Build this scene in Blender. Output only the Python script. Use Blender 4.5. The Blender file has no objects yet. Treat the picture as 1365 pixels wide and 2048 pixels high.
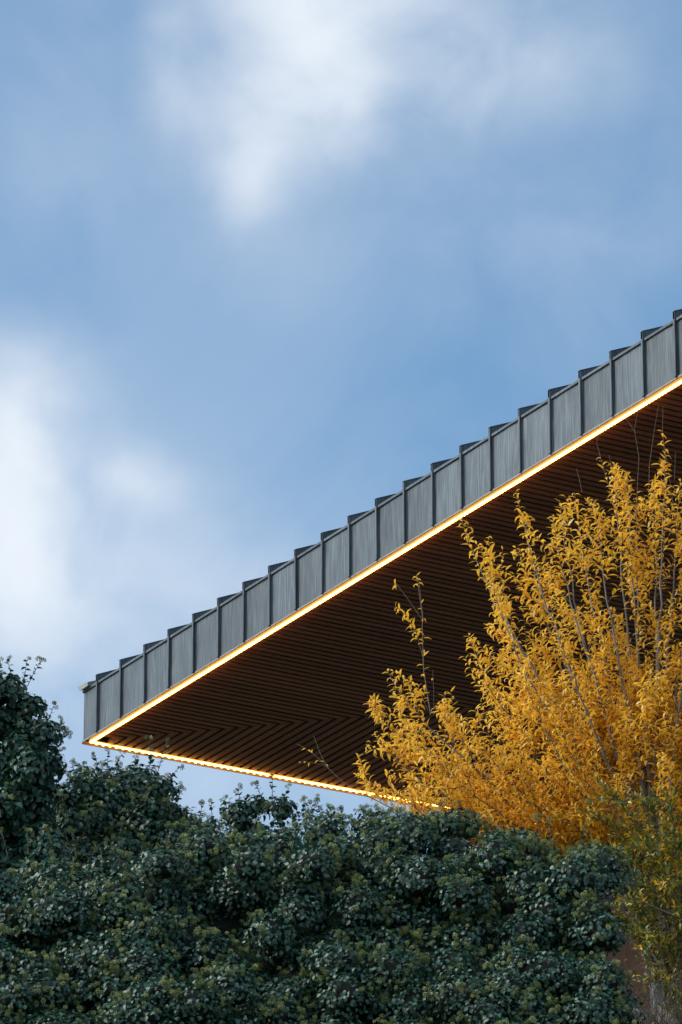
import bpy, bmesh, math, random
import numpy as np
from mathutils import Vector, Matrix

random.seed(7)
RNG = np.random.default_rng(11)
R = math.radians
scene = bpy.context.scene
COL = scene.collection

# ------------------------------------------------------------------ camera
PITCH = 0.37399
FPX = 11472.0                      # focal length in pixels of a 1365 px wide frame
EYE = Vector((0, 0, 1.6))
cam_d = bpy.data.cameras.new('camera')
cam = bpy.data.objects.new('camera', cam_d); COL.objects.link(cam)
cam.location = EYE
cam.rotation_euler = (math.pi / 2 + PITCH, 0, 0)
cam_d.sensor_fit = 'HORIZONTAL'; cam_d.sensor_width = 36.0
cam_d.lens = 36.0 * FPX / 1365.0
cam_d.clip_start = 0.5; cam_d.clip_end = 6000
cam_d.dof.use_dof = True; cam_d.dof.focus_distance = 62.0; cam_d.dof.aperture_fstop = 13.0
scene.camera = cam

# ------------------------------------------------------------------ exposure
scene.view_settings.view_transform = 'Standard'
scene.view_settings.look = 'None'
scene.view_settings.exposure = 0.55
scene.view_settings.gamma = 1.0
scene.cycles.use_denoising = True
scene.cycles.max_bounces = 8
scene.cycles.sample_clamp_indirect = 4.0

# ------------------------------------------------------------------ sun
SUN_EL, SUN_AZ = R(42), R(264)     # azimuth clockwise from +Y: from the left, through thin cloud
sun_d = bpy.data.lights.new('sun', 'SUN')
sun_d.energy = 2.9; sun_d.angle = R(55); sun_d.color = (1.0, 0.93, 0.82)
sun = bpy.data.objects.new('sun', sun_d); COL.objects.link(sun)
sd = Vector((math.sin(SUN_AZ) * math.cos(SUN_EL), math.cos(SUN_AZ) * math.cos(SUN_EL), math.sin(SUN_EL)))
sun.rotation_euler = sd.to_track_quat('Z', 'Y').to_euler()
sun.location = (-60, 0, 60)


def ray(u, v):
    """direction through a pixel of the 1365 x 2048 photograph"""
    x = (u - 682.5) / FPX; y = (1024 - v) / FPX
    return Vector((x, math.cos(PITCH) - y * math.sin(PITCH), math.sin(PITCH) + y * math.cos(PITCH)))


def at(u, v, Y):
    d = ray(u, v)
    return EYE + d * (Y / d.y)


# ------------------------------------------------------------------ node helpers
class NT:
    def __init__(self, tree):
        self.t = tree; self.n = tree.nodes; self.l = tree.links

    def node(self, typ, **kw):
        o = self.n.new(typ)
        for k, v in kw.items():
            setattr(o, k, v)
        return o

    def put(self, sock, v):
        if hasattr(v, 'is_linked') or isinstance(v, bpy.types.NodeSocket):
            self.l.new(v, sock)
        else:
            sock.default_value = v

    def m(self, op, a, b=None, clamp=False):
        o = self.node('ShaderNodeMath', operation=op, use_clamp=clamp)
        self.put(o.inputs[0], a)
        if b is not None:
            self.put(o.inputs[1], b)
        return o.outputs[0]

    def vm(self, op, a, b=None):
        o = self.node('ShaderNodeVectorMath', operation=op)
        self.put(o.inputs[0], a)
        if b is not None:
            self.put(o.inputs[1], b)
        return o.outputs[0]

    def noise(self, vec, scale, detail=3, rough=.5, dist=0.0, color=False):
        o = self.node('ShaderNodeTexNoise')
        if vec is not None:
            self.put(o.inputs['Vector'], vec)
        o.inputs['Scale'].default_value = scale; o.inputs['Detail'].default_value = detail
        o.inputs['Roughness'].default_value = rough; o.inputs['Distortion'].default_value = dist
        return o.outputs['Color' if color else 'Fac']

    def ramp(self, fac, stops, interp='LINEAR'):
        o = self.node('ShaderNodeValToRGB'); o.color_ramp.interpolation = interp
        e = o.color_ramp.elements
        while len(e) > 1:
            e.remove(e[-1])
        e[0].position = stops[0][0]; e[0].color = (*stops[0][1], 1)
        for p, c in stops[1:]:
            x = e.new(p); x.color = (*c, 1)
        self.put(o.inputs[0], fac)
        return o.outputs[0]

    def mix(self, fac, a, b, blend='MIX'):
        o = self.node('ShaderNodeMix', data_type='RGBA', blend_type=blend)
        self.put(o.inputs[0], fac)
        self.put(o.inputs[6], a if not isinstance(a, tuple) else (*a, 1))
        self.put(o.inputs[7], b if not isinstance(b, tuple) else (*b, 1))
        return o.outputs[2]

    def maprange(self, v, a, b, c=0.0, d=1.0, smooth=True):
        o = self.node('ShaderNodeMapRange', interpolation_type='SMOOTHSTEP' if smooth else 'LINEAR')
        self.put(o.inputs[0], v)
        for i, q in enumerate((a, b, c, d)):
            o.inputs[i + 1].default_value = q
        return o.outputs[0]


# ------------------------------------------------------------------ world: blue sky with drifting soft cloud
world = bpy.data.worlds.new('World'); scene.world = world; world.use_nodes = True
w = NT(world.node_tree); w.n.clear()
out = w.node('ShaderNodeOutputWorld'); bg = w.node('ShaderNodeBackground')
sky = w.node('ShaderNodeTexSky', sky_type='NISHITA', sun_disc=False)
sky.sun_elevation = SUN_EL; sky.sun_rotation = SUN_AZ
sky.altitude = 200; sky.air_density = 1.0; sky.dust_density = 0.6; sky.ozone_density = 2.0
tc = w.node('ShaderNodeTexCoord')
sep = w.node('ShaderNodeSeparateXYZ'); w.l.new(tc.outputs['Generated'], sep.inputs[0])
dx, dy, dz = sep.outputs
# warp the direction a little so the cloud edges are ragged
wn = w.noise(tc.outputs['Generated'], 24, 4, .55, color=True)
wv = w.vm('SCALE', w.vm('SUBTRACT', wn, (.5, .5, .5))); wv.node.inputs['Scale'].default_value = .016
wd = w.vm('ADD', tc.outputs['Generated'], wv)
sp2 = w.node('ShaderNodeSeparateXYZ'); w.l.new(wd, sp2.inputs[0])


def blob(u, v, su, sv, amp, rot=0.0):
    """one soft bank of cloud at a fixed direction of the sky"""
    c = ray(u, v).normalized()
    a = w.m('SUBTRACT', sp2.outputs[0], c.x); b = w.m('SUBTRACT', sp2.outputs[2], c.z)
    cr, sr = math.cos(rot), math.sin(rot)
    p = w.m('ADD', w.m('MULTIPLY', a, cr), w.m('MULTIPLY', b, sr))
    q = w.m('SUBTRACT', w.m('MULTIPLY', b, cr), w.m('MULTIPLY', a, sr))
    p = w.m('DIVIDE', p, su / FPX); q = w.m('DIVIDE', q, sv / FPX)
    r2 = w.m('ADD', w.m('MULTIPLY', p, p), w.m('MULTIPLY', q, q))
    g = w.m('POWER', 2.71828, w.m('MULTIPLY', r2, -1.0))
    front = w.m('GREATER_THAN', dy, 0.0)
    return w.m('MULTIPLY', w.m('MULTIPLY', g, front), amp)


cl = None
for args in [(620, 90, 130, 150, .95), (530, 220, 130, 110, .50), (490, 365, 65, 70, .62), (690, 200, 80, 90, .34), (360, 190, 55, 90, .26),
             (930, 140, 260, 150, .38), (330, 40, 60, 70, .16), (560, 500, 170, 100, .10), (640, -60, 220, 130, .6),
             (10, 1010, 95, 180, 1.5), (50, 1180, 85, 110, .8), (290, 985, 95, 55, .50), (70, 800, 150, 110, .26), (150, 1080, 110, 110, .34),
             (-250, 950, 180, 300, .6), (300, 1170, 300, 240, .20), (450, 1420, 460, 260, .42),
             (700, -250, 460, 200, .4), (1150, 480, 300, 110, .14), (150, 250, 200, 220, .12)]:
    b = blob(*args)
    cl = b if cl is None else w.m('ADD', cl, b)
# cloud all over the rest of the sky, of the same soft sort
flat = w.node('ShaderNodeCombineXYZ')
den = w.m('ADD', w.m('ABSOLUTE', dz), .12)
w.put(flat.inputs[0], w.m('DIVIDE', dx, den)); w.put(flat.inputs[1], w.m('DIVIDE', dy, den))
veil = w.maprange(w.noise(flat.outputs[0], 1.1, 4, .5, .3), .42, .68, 0.0, .9)
veil_fine = w.maprange(w.noise(tc.outputs['Generated'], 14, 5, .58, .5), .30, .75, 0.0, .16)
away = w.maprange(w.vm('DISTANCE', tc.outputs['Generated'], tuple(ray(682, 900).normalized())).node.outputs['Value'], .16, .5)
tex = w.maprange(w.noise(tc.outputs['Generated'], 46, 5, .55, .4), .3, .7, .55, 1.45, smooth=False)
dens = w.m('ADD', w.m('ADD', w.m('MULTIPLY', cl, tex), w.m('MULTIPLY', veil, away)), veil_fine)
mask = w.m('SUBTRACT', 1.0, w.m('POWER', 2.71828, w.m('MULTIPLY', dens, -1.15)), clamp=True)
lum = w.node('ShaderNodeHueSaturation'); w.l.new(sky.outputs[0], lum.inputs['Color'])
lum.inputs['Saturation'].default_value = .90; lum.inputs['Value'].default_value = 1.0
skyc = w.mix(1.0, lum.outputs[0], (0.75, 1.05, 1.14), 'MULTIPLY')
col = w.mix(mask, skyc, (6.1, 6.5, 6.95))
w.l.new(col, bg.inputs['Color']); bg.inputs['Strength'].default_value = 0.1
w.l.new(bg.outputs[0], out.inputs[0])


# ------------------------------------------------------------------ materials
def mat(name):
    m = bpy.data.materials.new(name); m.use_nodes = True
    t = NT(m.node_tree); t.n.clear()
    o = t.node('ShaderNodeOutputMaterial'); p = t.node('ShaderNodeBsdfPrincipled')
    t.l.new(p.outputs[0], o.inputs[0])
    return m, t, p, o


def bump(t, p, h, strength, dist=.02):
    b = t.node('ShaderNodeBump'); b.inputs['Strength'].default_value = strength; b.inputs['Distance'].default_value = dist
    t.put(b.inputs['Height'], h); t.l.new(b.outputs[0], p.inputs['Normal'])


def leaf_material(name, stops, rough, transl, spec=.5, back=None, tcol=(1, 1, 1)):
    m, t, p, o = mat(name)
    a = t.node('ShaderNodeAttribute', attribute_name='tint')
    c = t.ramp(a.outputs['Fac'], stops)
    tcx = t.node('ShaderNodeTexCoord')
    n = t.noise(tcx.outputs['Object'], 30, 2)
    c = t.mix(.35, c, t.mix(n, (.55, .55, .5), (1.35, 1.35, 1.3)), 'MULTIPLY')
    if back:
        g = t.node('ShaderNodeNewGeometry')
        c = t.mix(t.m('MULTIPLY', g.outputs['Backfacing'], back[1]), c, back[0])
    t.l.new(c, p.inputs['Base Color'])
    p.inputs['Roughness'].default_value = rough; p.inputs['Specular IOR Level'].default_value = spec
    tr = t.node('ShaderNodeBsdfTranslucent'); t.l.new(t.mix(1.0, c, tcol, 'MULTIPLY'), tr.inputs[0])
    mx = t.node('ShaderNodeMixShader'); mx.inputs[0].default_value = transl
    t.l.new(p.outputs[0], mx.inputs[1]); t.l.new(tr.outputs[0], mx.inputs[2]); t.l.new(mx.outputs[0], o.inputs[0])
    return m


M = {}
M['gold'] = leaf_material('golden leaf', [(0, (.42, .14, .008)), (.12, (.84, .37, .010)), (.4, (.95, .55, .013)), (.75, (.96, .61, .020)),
                                          (.83, (.95, .74, .28)), (.88, (.80, .50, .05)), (.93, (.42, .34, .03)), (1, (.20, .22, .03))], .32, .48, .55, ((.94, .60, .14), .35))  # the cream stop paints pale highlights onto some leaves
M['olive'] = leaf_material('olive leaf', [(0, (.06, .11, .035)), (.3, (.11, .16, .04)), (.5, (.22, .22, .035)), (.7, (.50, .36, .02)), (1, (.85, .46, .012))], .30, .3, .55)
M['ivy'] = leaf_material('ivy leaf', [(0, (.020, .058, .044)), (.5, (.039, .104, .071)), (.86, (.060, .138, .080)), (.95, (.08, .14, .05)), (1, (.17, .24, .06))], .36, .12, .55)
M['umbel'] = leaf_material('ivy flower', [(0, (.105, .135, .045)), (1, (.235, .275, .095))], .6, .0, .3)


def simple(name, ca, cb, scale, rough, bumpk=0.0, stretch=(1, 1, 1), spec=.5, metal=0.0):
    m, t, p, o = mat(name)
    tcx = t.node('ShaderNodeTexCoord'); mp = t.node('ShaderNodeMapping'); mp.inputs['Scale'].default_value = stretch
    t.l.new(tcx.outputs['Object'], mp.inputs[0])
    n = t.noise(mp.outputs[0], scale, 5, .6)
    t.l.new(t.ramp(n, [(.3, ca), (.7, cb)]), p.inputs['Base Color'])
    p.inputs['Roughness'].default_value = rough; p.inputs['Specular IOR Level'].default_value = spec; p.inputs['Metallic'].default_value = metal
    if bumpk:
        bump(t, p, n, bumpk)
    return m


M['bark'] = simple('grey bark', (.11, .10, .10), (.28, .265, .265), 18, .8, .5, (1, 1, .25))
M['twig'] = simple('brown twig', (.075, .052, .044), (.17, .13, .11), 25, .7, .2)
M['shaded_core'] = simple('ivy stem core with painted shade', (.006, .009, .006), (.016, .020, .012), 14, .9, .8)  # solid core for the stem mass, near-black to paint the ivy's inner shade
M['rock'] = simple('pale lichen stone', (.09, .078, .068), (.25, .22, .195), 9, .9, .8)
M['render_brown'] = simple('brown rendered wall', (.075, .040, .028), (.15, .078, .054), 4, .9, .3)
M['coping_pale'] = simple('pale stone coping', (.45, .40, .37), (.62, .56, .52), 8, .85, .3)
M['soil'] = simple('soil and grass', (.030, .034, .016), (.09, .085, .045), .9, .95, .6)
M['grass'] = simple('grass blade', (.03, .055, .015), (.07, .11, .03), 3, .7)
M['cladding'] = simple('dark bronze cladding', (.035, .022, .016), (.06, .038, .028), 6, .6, .1, (1, 1, .1))
M['glass'] = simple('window glass', (.010, .012, .014), (.014, .016, .018), 2, .05, 0, spec=.8)
M['backing'] = simple('black soffit void', (.006, .005, .005), (.010, .008, .007), 5, .9)

# weathered zinc with vertical streaks, each panel its own shade
m, t, p, o = mat('weathered zinc'); M['zinc'] = m
tcx = t.node('ShaderNodeTexCoord'); oi = t.node('ShaderNodeObjectInfo')
off = t.node('ShaderNodeCombineXYZ'); t.put(off.inputs[0], t.m('MULTIPLY', oi.outputs['Random'], 50.0))
base = t.vm('ADD', tcx.outputs['Object'], off.outputs[0])
mp = t.node('ShaderNodeMapping'); mp.inputs['Scale'].default_value = (1, 1, .035); t.l.new(base, mp.inputs[0])
st = t.noise(mp.outputs[0], 75, 3, .6)
mp2 = t.node('ShaderNodeMapping'); mp2.inputs['Scale'].default_value = (1, 1, .3); t.l.new(base, mp2.inputs[0])
bl = t.noise(mp2.outputs[0], 4, 4, .6)
c = t.ramp(t.m('ADD', t.m('MULTIPLY', st, .75), t.m('MULTIPLY', bl, .25)), [(.36, (.038, .050, .062)), (.5, (.076, .097, .116)), (.64, (.136, .164, .187))])
vv = t.m('ADD', t.m('MULTIPLY', oi.outputs['Random'], .34), .80)
cv = t.node('ShaderNodeCombineXYZ')
for i in range(3):
    t.put(cv.inputs[i], vv)
c = t.mix(1.0, c, cv.outputs[0], 'MULTIPLY')
t.l.new(c, p.inputs['Base Color']); p.inputs['Metallic'].default_value = .25
t.put(p.inputs['Roughness'], t.m('ADD', t.m('MULTIPLY', st, .25), .38)); bump(t, p, st, .25, .01)
M['trim'] = simple('pale metal trim', (.22, .215, .21), (.32, .31, .30), 12, .5, .1, metal=.2)
M['trim_bronze'] = simple('bronze anodised trim', (.11, .075, .05), (.17, .115, .075), 12, .5, .1, metal=.1)

# dark stained timber, each slat its own shade
m, t, p, o = mat('dark stained timber'); M['timber'] = m
tcx = t.node('ShaderNodeTexCoord'); oi = t.node('ShaderNodeObjectInfo')
n = t.noise(tcx.outputs['Object'], 7, 4, .6)
c = t.ramp(t.m('ADD', t.m('MULTIPLY', n, .5), t.m('MULTIPLY', oi.outputs['Random'], .5)), [(.25, (.120, .043, .030)), (.75, (.21, .078, .052))])
t.l.new(c, p.inputs['Base Color']); p.inputs['Roughness'].default_value = .6

# the light strip
m = bpy.data.materials.new('warm led'); m.use_nodes = True; M['led'] = m
t = NT(m.node_tree); t.n.clear(); o = t.node('ShaderNodeOutputMaterial'); e = t.node('ShaderNodeEmission')
e.inputs[0].default_value = (1.0, .41, .075, 1); e.inputs[1].default_value = 9.5; t.l.new(e.outputs[0], o.inputs[0])


# ------------------------------------------------------------------ object helpers
def add(name, me, parent=None, loc=None):
    ob = bpy.data.objects.new(name, me); COL.objects.link(ob)
    if parent:
        ob.parent = parent
    if loc is not None:
        ob.location = loc
    return ob


def tag(ob, label=None, cat=None, group=None, kind=None):
    for k, v in (('label', label), ('category', cat), ('group', group), ('kind', kind)):
        if v:
            ob[k] = v
    return ob


def empty(name, loc, rz=0.0):
    ob = bpy.data.objects.new(name, None); COL.objects.link(ob)
    ob.location = loc; ob.rotation_euler = (0, 0, rz); ob.empty_display_size = .3
    return ob


def wchild(name, me, root):
    """a part whose mesh is in world coordinates, under a root that is only translated"""
    ob = add(name, me, root)
    ob.matrix_parent_inverse = Matrix.Translation(-Vector(root.location))
    return ob


def mesh_np(name, V, F, material, tint=None, smooth=False):
    """V (n,3), F (m,k) uniform faces"""
    V = np.asarray(V, dtype=np.float32); F = np.asarray(F, dtype=np.int32)
    me = bpy.data.meshes.new(name)
    k = F.shape[1]
    me.vertices.add(len(V)); me.vertices.foreach_set('co', V.ravel())
    me.loops.add(F.size); me.loops.foreach_set('vertex_index', F.ravel())
    me.polygons.add(len(F)); me.polygons.foreach_set('loop_start', np.arange(0, F.size, k, dtype=np.int32))
    me.materials.append(material)
    me.polygons.foreach_set('use_smooth', np.full(len(F), smooth, dtype=bool))
    me.update(calc_edges=True)
    if tint is not None:
        at_ = me.attributes.new('tint', 'FLOAT', 'FACE'); at_.data.foreach_set('value', np.asarray(tint, dtype=np.float32))
    me.validate()
    return me


def box_bm(bm, x0, x1, y0, y1, z0, z1):
    vs = [bm.verts.new((x, y, z)) for z in (z0, z1) for y in (y0, y1) for x in (x0, x1)]
    for f in ((0, 2, 3, 1), (4, 5, 7, 6), (0, 1, 5, 4), (2, 6, 7, 3), (0, 4, 6, 2), (1, 3, 7, 5)):
        bm.faces.new([vs[i] for i in f])
    return vs


def bm_mesh(name, bm, material, bevel=0.0):
    if bevel:
        bmesh.ops.bevel(bm, geom=bm.edges[:], offset=bevel, segments=1, affect='EDGES')
    bm.normal_update()
    me = bpy.data.meshes.new(name); bm.to_mesh(me); bm.free(); me.materials.append(material)
    return me


def box_mesh(name, x0, x1, y0, y1, z0, z1, material, bevel=0.0):
    bm = bmesh.new(); box_bm(bm, x0, x1, y0, y1, z0, z1)
    return bm_mesh(name, bm, material, bevel)


def prism_mesh(name, poly, z0, z1, material):
    """plan polygon extruded in z"""
    bm = bmesh.new()
    a = [bm.verts.new((x, y, z0)) for x, y in poly]; b = [bm.verts.new((x, y, z1)) for x, y in poly]
    n = len(poly)
    bm.faces.new(a[::-1]); bm.faces.new(b)
    for i in range(n):
        bm.faces.new((a[i], a[(i + 1) % n], b[(i + 1) % n], b[i]))
    bmesh.ops.recalc_face_normals(bm, faces=bm.faces[:])
    return bm_mesh(name, bm, material)


# ------------------------------------------------------------------ ground: a hillside up to a terrace
def ground_z(x, y):
    pts = [(-4000, 0), (11, 0), (15, .8), (45.5, 13.9), (47.2, 14.9), (50, 15.9), (53, 16.75), (58, 17.05), (4000, 17.05)]
    for (a, za), (b, zb) in zip(pts, pts[1:]):
        if a <= y <= b:
            z = za + (zb - za) * (y - a) / (b - a)
            break
    if 12 < y < 120 and abs(x) < 120:
        z += .10 * math.sin(x * .9 + y * .7) * math.sin(y * .5 - x * .3) * min(1, (y - 12) / 6)
    return z


xs = [-2500, -900, -300, -120] + list(np.arange(-60, -12, 6)) + list(np.arange(-12, 12.1, .75)) + list(np.arange(18, 61, 6)) + [120, 300, 900, 2500]
ys = [-2500, -600, -150, -40, 0, 11] + list(np.arange(12, 62, .75)) + list(np.arange(64, 121, 8)) + [300, 900, 3000]
V = [(x, y, ground_z(x, y)) for y in ys for x in xs]
nx = len(xs)
F = [(j * nx + i, j * nx + i + 1, (j + 1) * nx + i + 1, (j + 1) * nx + i) for j in range(len(ys) - 1) for i in range(nx - 1)]
g = add('ground', mesh_np('ground', V, F, M['soil'], smooth=True)); tag(g, 'earth and grass hillside rising to a terrace', 'ground', kind='structure')

# ------------------------------------------------------------------ the building: canopy corner
TH = 0.52402672
CORNER = Vector((-3.08084783, 64.79589281, 22.48321182)) + Vector((0, 0, 1.6))
GZ = 17.05
H = CORNER.z - GZ
ROOT = empty('canopy_building', (CORNER.x, CORNER.y, GZ), TH - math.pi / 2)   # local x along the lit eave, local y inwards
tag(ROOT, 'building corner with deep overhanging zinc roof, slatted timber soffit and glowing light strip', 'building')
LA, LB, OV = 18.0, 16.0, 9.5
SEAM0, PW = .38, .6
PTOP, STOP = .645, .717
TP = math.tan(R(23))


def bpart(name, me, parent=None, x=0, y=0, z=0):
    if parent is None:
        return add(name, me, ROOT, (x, y, z + H))
    return add(name, me, parent, (x, y, z))


fascia = bpart('fascia', box_mesh('fascia', .004, LA, .012, .08, -.0, .60, M['zinc']))
fascia['label'] = 'weathered grey zinc fascia with vertical standing seams'
seam_x = [SEAM0 + i * PW for i in range(int((LA - SEAM0) / PW) + 1)]
edges = [0.0] + seam_x
bm = bmesh.new(); box_bm(bm, -.017, .017, -.038, .004, .0, STOP); seam_me = bm_mesh('seam', bm, M['zinc'], .004)
bm = bmesh.new(); box_bm(bm, .0175, .027, -.010, .004, .0, PTOP - .037); fold_me = bm_mesh('seam_fold', bm, M['zinc'])
rs = random.Random(3)
for i, x0 in enumerate(edges):
    x1 = edges[i + 1] if i + 1 < len(edges) else LA
    # a sheet pan: four slightly dished columns, so that it catches light unevenly
    cols = 7; xs_ = np.linspace(x0 + .002, x1 - .002, cols); rows = np.linspace(.001, PTOP - .036, 5)
    V = [(x, -.001 - .003 * math.sin(math.pi * (x - x0) / (x1 - x0)) + rs.uniform(-.0016, .0016), z) for z in rows for x in xs_]
    V += [(x, .010, z) for z in rows for x in xs_]
    n = cols * len(rows)
    F = []
    for j in range(len(rows) - 1):
        for k in range(cols - 1):
            a = j * cols + k
            F.append((a, a + 1, a + cols + 1, a + cols)); F.append((n + a, n + a + cols, n + a + cols + 1, n + a + 1))
    for k in range(cols - 1):
        a = (len(rows) - 1) * cols + k
        F.append((a, a + 1, n + a + 1, n + a)); F.append((k + 1, k, n + k, n + k + 1))
    bpart('panel', mesh_np('panel', V, F, M['zinc'], smooth=False), fascia)
    # folded coping along the head of the pan
    bpart('coping', box_mesh('coping', x0 + (.017 if i else -.01), x1 - .017, -.022, .03, PTOP - .034, PTOP, M['zinc'], .004), fascia)
for x in seam_x:
    bpart('seam', seam_me, fascia, x)
    bpart('seam_fold', fold_me, fascia, x)

# roof slab with its standing seams
RY = 8.0
prof = [(0.035, PTOP - .02), (RY, PTOP - .02 + TP * RY), (LB, PTOP - .02 + TP * (2 * RY - LB)), (LB, .30), (0.085, .30)]
bm = bmesh.new()
for x in (0.02, LA):
    bm.faces.new([bm.verts.new((x, y, z)) for y, z in prof])
bm.verts.ensure_lookup_table(); n = len(prof)
for i in range(n):
    j = (i + 1) % n
    bm.faces.new((bm.verts[i], bm.verts[j], bm.verts[n + j], bm.verts[n + i]))
bmesh.ops.recalc_face_normals(bm, faces=bm.faces[:])
roof = bpart('roof', bm_mesh('roof', bm, M['zinc'])); roof['label'] = 'pitched zinc roof above the fascia'
rseam = []
for y0, y1 in ((-.038, RY),):
    bm = bmesh.new()
    a = [(y0, PTOP + .012 - .02), (y1, PTOP - .03 + TP * y1), (y1, STOP + TP * y1), (y0, STOP + TP * (y0 + .038) + .001)]
    vs = [[bm.verts.new((x, y, z)) for y, z in a] for x in (-.012, .012)]
    bm.faces.new(vs[0]); bm.faces.new(vs[1][::-1])
    for i in range(4):
        j = (i + 1) % 4
        bm.faces.new((vs[0][i], vs[1][i], vs[1][j], vs[0][j]))
    # welted cap along the seam head
    cap = [(y0 - .004, STOP - .002), (y1, STOP + TP * y1 - .002), (y1, STOP + TP * y1 + .006), (y0 - .004, STOP + .006)]
    vs = [[bm.verts.new((x, y, z)) for y, z in cap] for x in (-.019, .019)]
    bm.faces.new(vs[0]); bm.faces.new(vs[1][::-1])
    for i in range(4):
        j = (i + 1) % 4
        bm.faces.new((vs[0][i], vs[1][i], vs[1][j], vs[0][j]))
    bmesh.ops.recalc_face_normals(bm, faces=bm.faces[:])
    rseam_me = bm_mesh('roof_seam', bm, M['zinc'])
for x in seam_x:
    bpart('roof_seam', rseam_me, roof, x)
# verge flashing at the far gable, its end standing out past the corner
bm = bmesh.new()
sec = [(-.070, .052), (-.005, -.008), (.20, -.008), (.20, .040), (-.02, .056)]
vs = [[bm.verts.new((x, y, PTOP + TP * (y + .05) * .9 + z)) for x, z in sec] for y in (-.06, RY)]
k = len(sec)
bm.faces.new(vs[0]); bm.faces.new(vs[1][::-1])
for i in range(k):
    bm.faces.new((vs[0][i], vs[0][(i + 1) % k], vs[1][(i + 1) % k], vs[1][i]))
bmesh.ops.recalc_face_normals(bm, faces=bm.faces[:])
bpart('verge_flashing', bm_mesh('verge_flashing', bm, M['trim']), roof)
# gable end fascia (on the far side)
gf = bpart('gable_fascia', box_mesh('gable_fascia', -.001, .018, .02, LB, .0, PTOP - .05, M['zinc']))

# soffit: black void board and mitred slats
soffit = bpart('soffit', box_mesh('soffit', .09, LA, .09, LB, .055, .075, M['backing']))
soffit['label'] = 'dark brown slatted timber soffit mitred along the diagonal'
SP, SW, S0 = .122, .078, .16
k = 0
s = S0
while s < LA - .1:                           # slats across the long eave
    e0, e1 = min(s, OV), min(s + SW, OV)
    if e0 > .2:
        bpart('slat', prism_mesh('slat', [(s, .118), (s + SW, .118), (s + SW, e1), (s, e0)], .0 + rs.uniform(0, .003), .052, M['timber']), soffit)
    s += SP
s = S0
while s < 13.0:                              # slats across the gable eave
    e0, e1 = min(s, OV), min(s + SW, OV)
    if e0 > .2:
        bpart('slat', prism_mesh('slat', [(.096, s), (e0 - .012, s), (e1 - .012, s + SW), (.096, s + SW)], .0 + rs.uniform(0, .003), .052, M['timber']), soffit)
    s += SP

# edge trim with a drop lip, and the light strip inside it
trim = bpart('edge_trim', box_mesh('edge_trim', .0, LA, -.016, .110, .0005, .008, M['trim_bronze']))
trim2 = bpart('edge_trim', box_mesh('edge_trim', .0, .088, .110, LB, .0005, .008, M['trim_bronze']))
bpart('drop_lip', box_mesh('drop_lip', -.02, LA, -.016, -.009, -.014, .0, M['trim']), trim)
bpart('drop_lip', box_mesh('drop_lip', -.02, -.008, -.010, LB, -.030, .0, M['trim_bronze']), trim2)
strip = bpart('light_strip', box_mesh('light_strip', .045, LA, .060, .082, -.022, -.002, M['led'], .003))
strip['label'] = 'glowing warm yellow light strip under the eave'
strip2 = bpart('light_strip', box_mesh('light_strip', .046, .064, .089, 12.0, -.018, -.002, M['led'], .003))
strip2['label'] = 'glowing warm yellow light strip under the gable edge'


def diode(lx, ly, lz):
    bm = bmesh.new()
    bmesh.ops.create_uvsphere(bm, u_segments=8, v_segments=5, radius=1.0)
    bmesh.ops.scale(bm, vec=(lx, ly, lz), verts=bm.verts[:])
    return bm_mesh('diode', bm, M['led'])


da, db = diode(.036, .018, .010), diode(.015, .020, .013)
x = .085
while x < 14.0:
    bpart('diode', da, strip, x, .071, -.021); x += .06
y = .15
while y < 9.4:
    bpart('diode', db, strip2, .055, y, -.021); y += .09

# the walls under the canopy, set far back
wall = bpart('wall', box_mesh('wall', OV, LA, OV, LB, -H - .3, .05, M['cladding'])); wall['label'] = 'dark bronze wall set back under the canopy'
for i in range(3):
    wy = OV + .5 + i * 2.0
    wn = bpart('window', box_mesh('window', OV - .04, OV + .02, wy, wy + 1.6, -H + .2, -1.0, M['cladding'], .01))
    bpart('pane', box_mesh('pane', OV - .05, OV - .035, wy + .08, wy + 1.52, -H + .28, -1.08, M['glass']), wn)
for i in range(4):
    wx = OV + .5 + i * 2.0
    wn = bpart('window', box_mesh('window', wx, wx + 1.6, OV - .04, OV + .02, -H + .2, -1.0, M['cladding'], .01))
    bpart('pane', box_mesh('pane', wx + .08, wx + 1.52, OV - .05, OV - .035, -H + .28, -1.08, M['glass']), wn)


# ------------------------------------------------------------------ plant kit
def leaf_template(profile, length, width, fold, curve, droop=0.0):
    """leaf in local space: base at origin, along +Y, upper side +Z; three columns of vertices"""
    n = len(profile); V = []
    ang = 0.0; y = 0.0; z = 0.0; step = length / (n - 1)
    for i, wdt in enumerate(profile):
        hw = wdt * width / 2
        ca, sa = math.cos(ang), math.sin(ang)
        for sx in (-1, 0, 1):
            up = abs(sx) * hw * fold
            V.append((sx * hw, y - up * sa, z + up * ca))
        ang -= curve / (n - 1)
        y += step * math.cos(ang); z += step * math.sin(ang)
    F = []
    for i in range(n - 1):
        for c_ in (0, 1):
            a = i * 3 + c_
            F.append((a, a + 1, a + 4, a + 3))
    return np.array(V, dtype=np.float64), np.array(F)


GOLD_P = [.10, .85, 1.0, .62, .05]
IVY_P = [.16, 1.0, .66, .04]
GOLD_T = [leaf_template(GOLD_P, .112, .032, f, c) for f, c in ((.35, 1.5), (.2, .9), (.5, 2.1), (.3, .4))]
IVY_T = [leaf_template(IVY_P, .066, .050, f, c) for f, c in ((.15, .7), (.3, .3), (.05, 1.1), (.25, -.2))]
OLIVE_T = [leaf_template(GOLD_P, .085, .028, f, c) for f, c in ((.3, .9), (.15, .3), (.4, 1.3), (.2, -.3))]


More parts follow.
